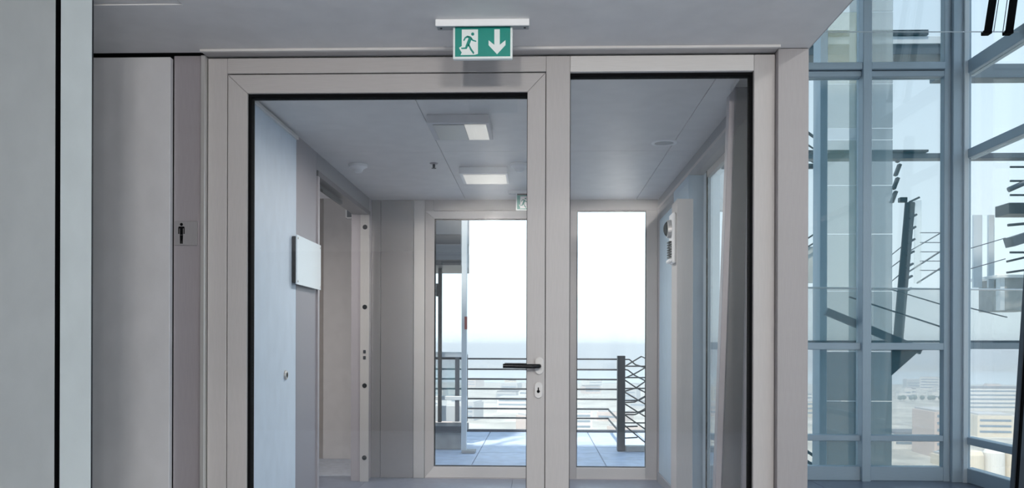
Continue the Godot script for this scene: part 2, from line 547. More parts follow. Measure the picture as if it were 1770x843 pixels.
# ------------------------------------------------------------------ the corridor behind it
func corridor() -> void:
	var w := thing("wall_corridor_left", "left corridor wall of pale panel tinted by sky light and brushed steel pilaster", "wall", Vector3.ZERO, "", "structure")
	box("blue_panel", XL - 0.04, XL, 0.0, 2.37, -3.8, -5.095, M.panel_sky_tint, w, 0.002)
	box("top_trim", XL - 0.03, XL + 0.014, 2.346, 2.366, -3.8, -5.095, M.steel_bright, w, 0.001)
	box("pilaster", XL - 0.25, XL, 0.0, CEIL, -5.1, -5.56, M.pilaster_steel, w, 0.002)
	box("lintel", XL - 0.14, XL, 2.262, CEIL, -5.561, -7.3, M.beam_steel, w, 0.002)
	box("end_panel", XL - 0.1, XL, 0.0, CEIL, -7.3, -7.42, M.steel, w, 0.002)
	box("backing", XL - 0.3, XL - 0.045, 0.0, 2.41, -3.83, -5.1, M.panel_grey, w, 0.0)
	var k := thing("lock_rosette", "small round chrome lock set in the sky tinted panel", "lock", Vector3(XL, 0.963, -4.88))
	obj("ring", lathe(st(), [Vector2(0.016, 0.012), Vector2(0.024, 0.011), Vector2(0.027, 0.006), Vector2(0.028, 0.0)], Vector3(XL, 0.963, -4.88), Vector3.RIGHT), M.steel_bright, k)
	obj("cylinder", lathe(st(), [Vector2(0.0, 0.009), Vector2(0.014, 0.009), Vector2(0.016, 0.0)], Vector3(XL, 0.963, -4.88), Vector3.RIGHT, 16), M.black, k)
	# sign plate standing off the pilaster
	var sg := thing("wall_sign_plate", "blank white glass sign plate with dark edge on the left corridor wall", "sign", Vector3(XL, 1.48, -5.27))
	box("back_plate", XL + 0.004, XL + 0.026, 1.494, 1.766, -5.0, -5.54, M.rubber, sg, 0.001)
	box("glass_plate", XL + 0.026, XL + 0.034, 1.486, 1.774, -4.995, -5.545, M.white_glass, sg, 0.001)
	for p in [Vector3(0, 1.505, -5.015), Vector3(0, 1.755, -5.015), Vector3(0, 1.505, -5.525), Vector3(0, 1.755, -5.525)]:
		obj("screw", lathe(st(), [Vector2(0.0, 0.004), Vector2(0.005, 0.003), Vector2(0.007, 0.0)], Vector3(XL + 0.034, p.y, p.z), Vector3.RIGHT, 10), M.steel_bright, sg)
	# doorway to the side room
	var d := thing("door_2", "steel framed side doorway open on the left of the corridor", "door", Vector3(XL, 0, -7.1), "", "structure")
	box("head_frame", XL - 0.12, XL + 0.012, 2.225, 2.262, -5.56, -7.29, M.lean_dark, d, 0.002)
	box("jamb", XL - 0.12, XL + 0.012, 0.0, 2.225, -5.561, -5.6, M.steel, d, 0.002)
	box("jamb", XL - 0.13, XL + 0.0, 0.0, 2.262, -7.2, -7.298, M.steel, d, 0.002)
	var ed := box("edge_plate", XL - 0.05, XL + 0.022, 0.0, 2.222, -7.18, -7.2, M.steel_bright, d, 0.001)
	ed.set_meta("label", "bright steel edge plate with black bolts")
	for y in [2.117, 1.452, 0.798, 0.198]:
		obj("bolt", lathe(st(), [Vector2(0.0, 0.008), Vector2(0.018, 0.006), Vector2(0.02, 0.0)], Vector3(XL - 0.012, y, -7.18), Vector3.BACK, 12), M.black, d)
	for y in [1.08, 1.03]:
		box("strike", XL - 0.024, XL - 0.002, y - 0.014, y + 0.014, -7.176, -7.181, M.dark_steel, d, 0.001)
	box("closer_rail", XL - 0.06, XL - 0.035, 2.185, 2.215, -5.75, -6.45, M.dark_steel, d, 0.004)
	box("closer_arm", XL - 0.034, XL - 0.02, 2.165, 2.183, -5.8, -6.3, M.rubber, d, 0.003)
	# the room behind it
	var r := thing("wall_side_room", "warm grey walls of the small room through the side doorway", "wall", Vector3.ZERO, "", "structure")
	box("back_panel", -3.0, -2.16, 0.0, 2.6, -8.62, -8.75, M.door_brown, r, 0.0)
	box("back_panel", -2.155, -1.45, 0.0, 2.6, -8.6, -8.75, M.wall_room, r, 0.002)
	box("cross_wall", -4.0, -1.7, 0.0, 2.6, -4.9, -5.05, M.wall_room, r, 0.0)
	box("side_panel", -3.1, -3.0, 0.0, 2.6, -5.05, -8.75, M.wall_room, r, 0.0)
	box("return_panel", XL - 0.1, -1.3, 0.0, 2.6, -7.5, -8.75, M.panel_grey, r, 0.0)
	box("roof_panel", -3.1, XL - 0.13, 2.6, 2.75, -5.0, -8.75, M.ceiling, r, 0.0)
	box("floor_panel", -3.1, -1.3, -0.1, 0.0, -7.5, -8.75, M.floor, r, 0.0)
	var h := thing("hanging_sign", "small frosted sign hanging inside the side room doorway", "sign", Vector3(-1.72, 1.9, -8.2))
	box("frame", -1.773, -1.693, 2.292, 2.461, -7.9, -7.915, M.mid_steel, h, 0.002)
	box("bright_edge", -1.776, -1.765, 2.302, 2.461, -7.895, -7.9, M.white, h, 0.0)
	box("bright_edge", -1.768, -1.704, 2.294, 2.305, -7.895, -7.9, M.white, h, 0.0)
	obj("rod", tube(st(), [Vector3(-1.736, 2.461, -7.9), Vector3(-1.736, 2.602, -7.9)], 0.006), M.mid_steel, h)
	# steel lining beside the far door
	var e := thing("wall_far", "polished steel lining panels beside the far door", "wall", Vector3.ZERO, "", "structure")
	box("panel", XL, -1.3615, 0.0, CEIL, -7.4, -7.44, M.polished, e, 0.002)
	box("panel", -1.3585, -1.0775, 0.0, CEIL, -7.4, -7.44, M.polished, e, 0.002)
	box("panel", -1.0745, -0.979, 0.0, CEIL, -7.39, -7.44, M.steel_bright, e, 0.004)

	# right side: beam, pier, recessed glazing
	var g := thing("wall_corridor_right", "right corridor wall with steel beam and pale blue piers", "wall", Vector3.ZERO, "", "structure")
	box("beam", XR, XR + 0.115, 2.312, CEIL, -3.8, -7.42, M.beam_steel, g, 0.002)
	box("beam_lip", XR - 0.006, XR + 0.11, 2.29, 2.3115, -3.8, -7.42, M.alu_flat, g, 0.002)
	box("pier", XR, XR + 0.11, 0.0, 2.29, -5.9, -6.55, M.pier_blue, g, 0.002)
	box("pier", XR, XR + 0.11, 0.0, 2.19, -6.56, -7.3, M.pier_blue, g, 0.002)
	box("pier_cap", XR, XR + 0.11, 2.192, 2.288, -6.56, -7.3, M.beam_steel, g, 0.002)
	box("corner_post", XR, XR + 0.11, 0.0, 2.29, -7.31, -7.42, M.steel, g, 0.002)
	box("skirting", XR - 0.012, XR, 0.0, 0.08, -5.9, -7.3, M.beam_steel, g, 0.002)
	var q := thing("window_2", "recessed glazing in the right corridor wall with grey posts", "window", Vector3.ZERO, "", "structure")
	box("gasket", XR + 0.109, XR + 0.125, 0.05, 2.285, -5.87, -5.9, M.black, q, 0.0)
	box("frame_post", XR + 0.095, XR + 0.125, 0.05, 2.285, -5.76, -5.868, M.blue_steel, q, 0.002)
	box("frame_post", XR + 0.09, XR + 0.125, 0.0, 2.288, -4.66, -4.76, M.beam_post, q, 0.004)
	box("gasket", XR + 0.093, XR + 0.102, 0.05, 2.285, -5.745, -5.759, M.black, q, 0.0)
	box("frame_post", XR + 0.02, XR + 0.12, 0.0, 2.288, -3.83, -3.93, M.beam_post, q, 0.004)
	box("top_frame", XR + 0.095, XR + 0.125, 2.245, 2.288, -3.93, -5.76, M.alu_flat, q, 0.002)
	box("bottom_frame", XR + 0.02, XR + 0.125, 0.0, 0.05, -3.93, -5.9, M.beam_steel, q, 0.002)
	obj("pane", bx(st(), XR + 0.106, XR + 0.114, 0.05, 2.245, -4.76, -5.76), M.clear_glass, q)
	obj("pane", bx(st(), XR + 0.106, XR + 0.114, 0.05, 2.245, -3.93, -4.66), M.clear_glass, q)
	var lean := thing("leaning_post", "dark leaning steel post with pale edge strips near the right corridor glazing", "post", Vector3(0.95, 0, -4.1))
	obj("shaft", plate(st(), [Vector2(0.918, 2.348), Vector2(0.988, 2.348), Vector2(0.939, 0.013), Vector2(0.844, 0.012)], -4.1, -4.16, 0.003), M.lean_dark, lean)
	obj("front_strip", plate(st(), [Vector2(0.893, 2.319), Vector2(0.924, 2.354), Vector2(0.857, 0.007), Vector2(0.816, 0.006)], -4.12, -4.18, 0.002), M.steel, lean)
	obj("rear_strip", plate(st(), [Vector2(0.974, 2.202), Vector2(0.995, 2.202), Vector2(0.961, 0.024), Vector2(0.935, 0.024)], -4.06, -4.09, 0.002), M.steel, lean)
	obj("bracket", plate(st(), [Vector2(0.915, 2.352), Vector2(1.0, 2.372), Vector2(1.0, 2.378), Vector2(0.915, 2.378)], -4.02, -4.2, 0.002), M.steel_bright, lean)

	# grey reader pedestal with the intercom on its side
	var p := thing("reader_pillar", "slim grey steel pillar standing before the pale blue pier", "pillar", Vector3(0.91, 0, -5.55))
	box("body", 0.866, 0.968, 0.0, 2.062, -5.5, -5.72, M.alu, p, 0.003)
	box("foot_plate", 0.85, 0.985, 0.0, 0.012, -5.48, -5.74, M.steel, p, 0.002)
	var ic := thing("intercom", "white wall intercom with black round camera and slotted grille", "intercom", Vector3(0.866, 1.82, -5.6))
	box("housing", 0.842, 0.866, 1.66, 1.985, -5.53, -5.68, M.white, ic, 0.008)
	obj("ring", lathe(st(), [Vector2(0.05, 0.026), Vector2(0.056, 0.024), Vector2(0.06, 0.0)], Vector3(0.842, 1.885, -5.605), Vector3.LEFT, 28), M.steel_bright, ic)
	obj("camera_dome", lathe(st(), [Vector2(0.0, 0.046), Vector2(0.02, 0.044), Vector2(0.038, 0.036), Vector2(0.05, 0.022), Vector2(0.05, 0.0)], Vector3(0.842, 1.885, -5.605), Vector3.LEFT, 28), M.black, ic)
	for i in 7:
		var y := 1.70 + i * 0.016
		box("grille_slot", 0.826, 0.842, y, y + 0.008, -5.56, -5.655, M.rubber, ic, 0.001)
	box("lower_lip", 0.822, 0.842, 1.668, 1.69, -5.54, -5.67, M.white, ic, 0.006)

	# fittings on the ceiling
	fire_detector(Vector3(-1.25, CEIL, -5.94), "white smoke detector on the ceiling near the side doorway")
	fire_detector(Vector3(-0.138, CEIL, -5.94), "grey detector on the ceiling half hidden by the near door stile")
	var sp := thing("sprinkler", "small steel sprinkler head between the two corridor lights", "sprinkler", Vector3(-0.723, CEIL, -5.91))
	obj("collar", lathe(st(), [Vector2(0.0, 0.008), Vector2(0.024, 0.007), Vector2(0.03, 0.0)], Vector3(-0.723, CEIL, -5.91), Vector3.DOWN, 18), M.steel, sp)
	obj("nozzle", lathe(st(), [Vector2(0.008, 0.0), Vector2(0.01, 0.016), Vector2(0.004, 0.026), Vector2(0.0, 0.026)], Vector3(-0.723, CEIL - 0.007, -5.91), Vector3.DOWN, 12), M.dark_steel, sp)
	obj("deflector", lathe(st(), [Vector2(0.0, 0.0), Vector2(0.016, 0.0), Vector2(0.016, 0.003), Vector2(0.0, 0.003)], Vector3(-0.723, CEIL - 0.033, -5.91), Vector3.DOWN, 16), M.dark_steel, sp)
	var dl := thing("downlight", "round recessed downlight with pale rim in the right ceiling strip", "downlight", Vector3(0.76, CEIL, -5.333))
	obj("rim", lathe(st(), [Vector2(0.058, 0.0), Vector2(0.06, 0.007), Vector2(0.078, 0.006), Vector2(0.083, 0.0)], Vector3(0.76, CEIL, -5.333), Vector3.DOWN, 32), M.white, dl)
	obj("diffuser", lathe(st(), [Vector2(0.0, 0.003), Vector2(0.058, 0.002), Vector2(0.058, 0.0)], Vector3(0.76, CEIL, -5.333), Vector3.DOWN, 32), M.lens_dim, dl)


func fire_detector(at: Vector3, label: String) -> void:
	var o := thing("smoke_detector", label, "detector", at)
	obj("base", lathe(st(), [Vector2(0.05, 0.024), Vector2(0.062, 0.02), Vector2(0.066, 0.004), Vector2(0.064, 0.0)], at, Vector3.DOWN, 28), M.white, o)
	obj("chamber", lathe(st(), [Vector2(0.0, 0.06), Vector2(0.018, 0.058), Vector2(0.028, 0.05), Vector2(0.036, 0.034), Vector2(0.042, 0.03), Vector2(0.05, 0.024), Vector2(0.05, 0.02)], at, Vector3.DOWN, 28), M.white, o)


# ------------------------------------------------------------------ far glazed door
func far_door() -> void:
	var w := thing("window_3", "far aluminium frame with fixed pane right of the far door", "window", Vector3.ZERO, "", "structure")
	box("jamb", -0.978, -0.904, 0.0, CEIL, -7.4, -7.48, M.alu, w, 0.003)
	box("head", -0.904, 1.003, 2.287, CEIL, -7.4, -7.48, M.alu_flat, w, 0.003)
	box("mullion", 0.2, 0.319, 0.0, 2.287, -7.4, -7.48, M.alu, w, 0.003)
	box("jamb", 0.908, 1.003, 0.0, 2.287, -7.4, -7.48, M.alu, w, 0.003)
	box("bottom_rail", 0.32, 0.907, 0.0, 0.1, -7.4, -7.48, M.alu_pale, w, 0.003)
	gasket(w, 0.319, 0.908, 0.1, 2.287, 0.006, 0.003, 0.006, 0.004, -7.41, -7.46)
	obj("pane", bx(st(), 0.321, 0.906, 0.102, 2.285, -7.436, -7.444), M.clear_glass, w)
	box("threshold", -0.978, 1.003, -0.02, 0.004, -7.38, -7.56, M.steel_flat, w, 0.002)
	var d := thing("door_3", "far glazed aluminium door leading out to the terrace", "door", Vector3(-0.9, 0, -7.43), "", "structure")
	miter_frame(d, -0.976, 0.196, 0.006, 2.282, 0.078, 0.07, 0.064, 0.094, -7.395, -7.47, M.alu, M.alu_pale)
	gasket(d, -0.898, 0.126, 0.1, 2.218, 0.006, 0.004, 0.006, 0.005, -7.405, -7.46)
	obj("pane", bx(st(), -0.895, 0.124, 0.102, 2.216, -7.429, -7.437), M.clear_glass, d)


# ------------------------------------------------------------------ terrace with its railing
func terrace() -> void:
	var f := thing("floor_terrace", "terrace paving in the blue of the reflected sky outside the far door", "floor", Vector3.ZERO, "", "structure")
	box("slab", -3.2, 1.9, -0.35, -0.03, -7.52, -11.45, M.concrete, f, 0.0)
	var rng := RandomNumberGenerator.new()
	rng.seed = 11
	for i in 8:
		for j in 7:
			var x := -3.2 + i * 0.64
			var z := -7.56 - j * 0.555
			var y := rng.randf_range(-0.003, 0.0)
			box("paving_slab", x + 0.003, x + 0.635, -0.03, y, z - 0.003, z - 0.55, M.paving if rng.randf() < 0.6 else M.paving_pale, f, 0.003)
	box("edge_kerb", -3.2, 1.9, -0.35, 0.03, -11.45, -11.52, M.mid_steel, f, 0.004)
	var r := thing("rail_fence", "terrace railing of seven dark horizontal rods and a thick dark post", "railing", Vector3(0, 0, -11.4))
	var ys := [0.963, 0.826, 0.697, 0.568, 0.438, 0.309, 0.187]
	for y in ys.slice(0, 5):
		obj("rod", tube(st(), [Vector3(-1.4, y, -11.4), Vector3(1.02, y, -11.4)], 0.011), M.dark_steel, r)
	for y in ys.slice(5):
		obj("rod", tube(st(), [Vector3(-1.4, y, -11.4), Vector3(0.915, y, -11.4), Vector3(0.9, y, -11.2), Vector3(0.885, y, -9.48)], 0.011), M.dark_steel, r)
	box("post", 0.846, 0.928, 0.0, 1.03, -9.38, -9.48, M.dark_steel, r, 0.004)
	box("post", -1.46, -1.4, 0.0, 1.0, -11.37, -11.43, M.dark_steel, r, 0.004)
	# crossed rods to the right of the thick post
	var n := thing("crossed_railing", "zigzag crossed rod railing right of the thick dark post", "railing", Vector3(1.2, 0, -9.45))
	obj("rod", tube(st(), [Vector3(0.924, 0.916, -9.45), Vector3(1.169, 0.917, -9.45)], 0.0075), M.rubber, n)
	obj("rod", tube(st(), [Vector3(0.925, 0.793, -9.45), Vector3(1.17, 0.794, -9.45)], 0.0075), M.rubber, n)
	obj("rod", tube(st(), [Vector3(0.925, 0.675, -9.45), Vector3(1.17, 0.677, -9.45)], 0.0075), M.rubber, n)
	obj("rod", tube(st(), [Vector3(0.925, 0.544, -9.45), Vector3(1.045, 0.545, -9.45), Vector3(1.094, 0.553, -9.45), Vector3(1.17, 0.597, -9.45)], 0.0075), M.rubber, n)
	obj("rod", tube(st(), [Vector3(0.926, 0.416, -9.45), Vector3(1.045, 0.417, -9.45), Vector3(1.094, 0.425, -9.45), Vector3(1.171, 0.47, -9.45)], 0.0075), M.rubber, n)
	obj("rod", tube(st(), [Vector3(0.926, 0.302, -9.45), Vector3(1.171, 0.303, -9.45)], 0.0075), M.rubber, n)
	obj("rod", tube(st(), [Vector3(0.926, 0.26, -9.45), Vector3(1.07, 0.266, -9.45)], 0.0075), M.rubber, n)
	obj("rod", tube(st(), [Vector3(0.927, 0.137, -9.45), Vector3(1.07, 0.145, -9.45)], 0.0075), M.rubber, n)
	obj("rod", tube(st(), [Vector3(0.924, 0.911, -9.45), Vector3(1.108, 1.023, -9.45), Vector3(1.169, 0.994, -9.45)], 0.0075), M.rubber, n)
	obj("rod", tube(st(), [Vector3(0.924, 0.99, -9.45), Vector3(0.978, 0.99, -9.45), Vector3(1.044, 0.933, -9.45), Vector3(1.169, 0.897, -9.45)], 0.0075), M.rubber, n)
	obj("rod", tube(st(), [Vector3(0.925, 0.785, -9.45), Vector3(1.036, 0.835, -9.45), Vector3(1.169, 0.912, -9.45)], 0.0075), M.rubber, n)
	obj("rod", tube(st(), [Vector3(0.924, 0.883, -9.45), Vector3(0.962, 0.875, -9.45), Vector3(1.036, 0.818, -9.45), Vector3(1.17, 0.749, -9.45)], 0.0075), M.rubber, n)
	obj("rod", tube(st(), [Vector3(0.925, 0.643, -9.45), Vector3(1.053, 0.682, -9.45), Vector3(1.17, 0.768, -9.45)], 0.0075), M.rubber, n)
	obj("rod", tube(st(), [Vector3(0.925, 0.769, -9.45), Vector3(1.061, 0.679, -9.45), Vector3(1.17, 0.624, -9.45)], 0.0075), M.rubber, n)
	obj("rod", tube(st(), [Vector3(0.925, 0.523, -9.45), Vector3(1.037, 0.528, -9.45), Vector3(1.17, 0.604, -9.45)], 0.0075), M.rubber, n)
	obj("rod", tube(st(), [Vector3(0.925, 0.638, -9.45), Vector3(1.077, 0.548, -9.45), Vector3(1.171, 0.496, -9.45)], 0.0075), M.rubber, n)
	obj("rod", tube(st(), [Vector3(0.926, 0.392, -9.45), Vector3(1.037, 0.392, -9.45), Vector3(1.171, 0.447, -9.45)], 0.0075), M.rubber, n)
	obj("rod", tube(st(), [Vector3(0.925, 0.512, -9.45), Vector3(1.094, 0.406, -9.45), Vector3(1.171, 0.36, -9.45)], 0.0075), M.rubber, n)
	obj("rod", tube(st(), [Vector3(0.926, 0.392, -9.45), Vector3(1.171, 0.221, -9.45)], 0.0075), M.rubber, n)
	obj("rod", tube(st(), [Vector3(0.926, 0.277, -9.45), Vector3(1.172, 0.074, -9.45)], 0.0075), M.rubber, n)
	box("base_beam", 0.935, 1.9, 0.0, 0.055, -9.36, -9.5, M.concrete, n, 0.004)
	box("end_post", 1.168, 1.168 + 0.06, 0.0, 1.03, -9.42, -9.49, M.dark_steel, n, 0.004)
	# plinth, glass balustrade and posts on the left
	var p := thing("terrace_plinth", "low pale kerb wall below the glass balustrade", "kerb wall", Vector3(-1.6, 0, -9.5))
	box("body", -3.2, -0.847, 0.0, 0.19, -9.45, -9.8, M.concrete, p, 0.006)
	box("coping", -3.2, -0.797, 0.19, 0.26, -9.4, -9.85, M.mid_steel, p, 0.004)
	var b := thing("glass_balustrade", "glass balustrade with pale rails left on the terrace", "balustrade", Vector3(-1.6, 0.26, -9.9))
	box("top_rail", -3.2, -0.828, 1.001, 1.061, -9.96, -10.04, M.pale_steel, b, 0.004)
	box("under_rail", -3.2, -0.828, 0.974, 1.001, -9.98, -10.03, M.dark_steel, b, 0.0)
	box("middle_rail", -3.2, -0.826, 0.506, 0.553, -9.96, -10.04, M.pale_steel, b, 0.004)
	for u in [[-0.968, -0.921], [-0.86, -0.824]]:
		box("upright", u[0], u[1], 0.26, 1.034, -9.97, -10.03, M.mid_steel, b, 0.003)
	obj("pane", bx(st(), -3.2, -0.968, 0.553, 0.974, -9.996, -10.004), M.tint_glass, b)
	obj("pane", bx(st(), -0.921, -0.86, 0.553, 0.974, -9.996, -10.004), M.tint_glass, b)
	obj("lower_panel", bx(st(), -3.2, -0.86, 0.262, 0.44, -9.99, -10.01, 0.002), M.pale_steel, b)
	var k := thing("black_mast", "slim black mast rising behind the glass balustrade", "mast", Vector3(-1.14, 0, -9.9))
	box("shaft", -1.155, -1.115, 0.26, 2.041, -9.87, -9.93, M.rubber, k, 0.004)
	box("bracket", -1.18, -1.157, 1.697, 1.843, -9.87, -9.93, M.rubber, k, 0.002)
	var s := thing("terrace_post", "pale blue steel post on a grey base plate on the terrace", "post", Vector3(-0.8, 0, -9.2))
	box("shaft", -0.823, -0.768, 0.012, 3.2, -9.17, -9.23, M.pale_steel, s, 0.004)
	box("base_plate", -0.814, -0.672, 0.0, 0.03, -9.12, -9.28, M.concrete, s, 0.003)
	box("red_tag", -0.79, -0.762, 1.306, 1.441, -9.155, -9.17, M.red_tag, s, 0.001)
	var h := thing("outer_canopy", "dark grey banded canopy box high on the left of the terrace", "canopy", Vector3(-1.5, 2.0, -9.5))
	box("band", -3.2, -0.86, 2.354, 3.3, -9.5, -10.6, M.mid_steel, h, 0.002)
	box("band", -3.2, -0.863, 2.246, 2.354 - 0.002, -9.505, -10.6, M.dark_steel, h, 0.002)
	box("band", -3.2, -0.86, 2.074, 2.246 - 0.002, -9.5, -10.6, M.mid_steel, h, 0.002)
	box("lower_edge", -3.2, -0.86, 2.017, 2.074 - 0.002, -9.49, -10.6, M.dark_steel, h, 0.002)


# ------------------------------------------------------------------ glazed atrium on the right
func atrium() -> void:
	var zf := -7.5
	var w := thing("window_4", "tall blue tinted curtain wall facing the city on the right", "window", Vector3.ZERO, "", "structure")
	var mx := [[1.13, 1.2], [2.722, 2.796], [3.47, 3.62]]
	for m in mx:
		box("mullion", m[0], m[1], -0.3, 5.0, zf + 0.1, zf - 0.05, M.blue_steel, w, 0.004)
	box("mullion_cap", 3.415, 3.47, -0.3, 5.0, zf + 0.06, zf - 0.02, M.blue_steel, w, 0.004)
	box("mullion_cap", 3.55, 3.59, -0.3, 5.0, zf + 0.125, zf + 0.1, M.pale_steel, w, 0.004)
	var ty := [[0.0, 0.12], [0.335, 0.385], [1.108, 1.168], [3.42, 3.47], [3.475, 3.535], [4.9, 5.0]]
	for t in ty:
		for k in 2:
			box("transom", mx[k][1], mx[k + 1][0] - (0.055 if k == 1 else 0.0), t[0], t[1], zf + (0.09 if t[0] > 3.47 else 0.06), zf - 0.04, M.blue_steel_flat, w, 0.004)
	var rows := [[0.12, 0.335], [0.385, 1.108], [1.168, 3.42], [3.535, 4.9]]
	for r in rows:
		for k in 2:
			obj("pane", bx(st(), mx[k][1], mx[k + 1][0], r[0], r[1], zf - 0.004, zf + 0.004), M.tint_glass, w)
	var q := thing("window_5", "tinted side glazing of the atrium running toward the viewer", "window", Vector3.ZERO, "", "structure")
	var zs := [-7.5, -5.6, -3.7, -1.8, 0.1, 2.0, 3.9]
	for k in range(1, zs.size()):
		box("mullion", 3.56, 3.68, -0.3, 5.0, zs[k] - 0.05, zs[k] + 0.05, M.blue_steel, q, 0.004)
	for t in [[0.0, 0.12], [0.32, 0.38], [2.715, 2.79], [3.42, 3.535], [4.9, 5.0]]:
		for k in zs.size() - 1:
			box("transom", 3.58, 3.67, t[0], t[1], zs[k] + 0.05, zs[k + 1] - 0.05, M.blue_steel, q, 0.004)
	for r in [[0.12, 0.32], [0.38, 2.715], [2.79, 3.42], [3.535, 4.9]]:
		for k in zs.size() - 1:
			obj("pane", bx(st(), 3.618, 3.626, r[0], r[1], zs[k] + 0.05, zs[k + 1] - 0.05), M.side_glass, q)
	var c := thing("ceiling_atrium_unseen", "unseen pale roof slab high over the atrium", "ceiling", Vector3.ZERO, "", "structure")
	box("slab", 1.13, 3.75, 5.0, 5.2, -7.56, 4.2, M.panel_cool, c, 0.0)  # out of view; height set so the sun clears it to the outer stairs
	var b := thing("wall_atrium_back", "grey wall closing the atrium behind the viewer", "wall", Vector3.ZERO, "", "structure")
	box("panel", 1.13, 3.75, 0.0, 5.0, 4.0, 4.2, M.panel_cool, b, 0.0)
	# a dark leaning post inside the side glazing
	var l := thing("slanted_post", "black slanted post at the right edge of the atrium glazing", "post", Vector3(3.5, 0, -6.35))
	obj("shaft", bar(st(), Vector3(3.433, -0.02, -6.35), Vector3(3.511 + 0.12, 3.2, -6.35), 0.085, 0.05), M.mid_steel, l)
	obj("edge", bar(st(), Vector3(3.407, -0.02, -6.32), Vector3(3.485 + 0.12, 3.2, -6.32), 0.014, 0.03), M.black, l)
	# wire with two hanging black rods
	var wi := thing("hanging_wire", "thin pale wire stretched high across the atrium", "wire", Vector3(2.5, 3.46, -6.6))
	obj("strand", tube(st(), [Vector3(1.944, 3.502, -6.6), Vector3(3.698, 3.488, -6.6)], 0.004, 6), M.pale_steel, wi)
	for a in [[1716, 1707, 0], [1752, 1744, 1]]:
		var top := Vector3(3.383, 3.728, -6.6) if a[2] == 0 else Vector3(3.536, 3.727, -6.6)
		var low := Vector3(3.346, 3.482, -6.6) if a[2] == 0 else Vector3(3.503, 3.481, -6.6)
		var dirn: Vector3 = (top - low).normalized()
		var o := thing("hanging_rod", "left black rod hanging from above onto the pale wire" if a[2] == 0 else "right black rod hanging from above onto the pale wire", "rod", low)
		obj("shaft", bar(st(), low, low + dirn * 1.53, 0.042, 0.04), M.black, o)
		box("foot", low.x - 0.036, low.x + 0.02, low.y - 0.012, low.y + 0.016, low.z - 0.03, low.z + 0.03, M.black, o, 0.003)
		obj("cable", tube(st(), [low + Vector3(0.045 if a[2] == 0 else -0.045, 0.01, 0), low + Vector3(0.045 if a[2] == 0 else -0.045, 0.01, 0) + dirn * 1.53], 0.003, 6), M.mid_steel, o)


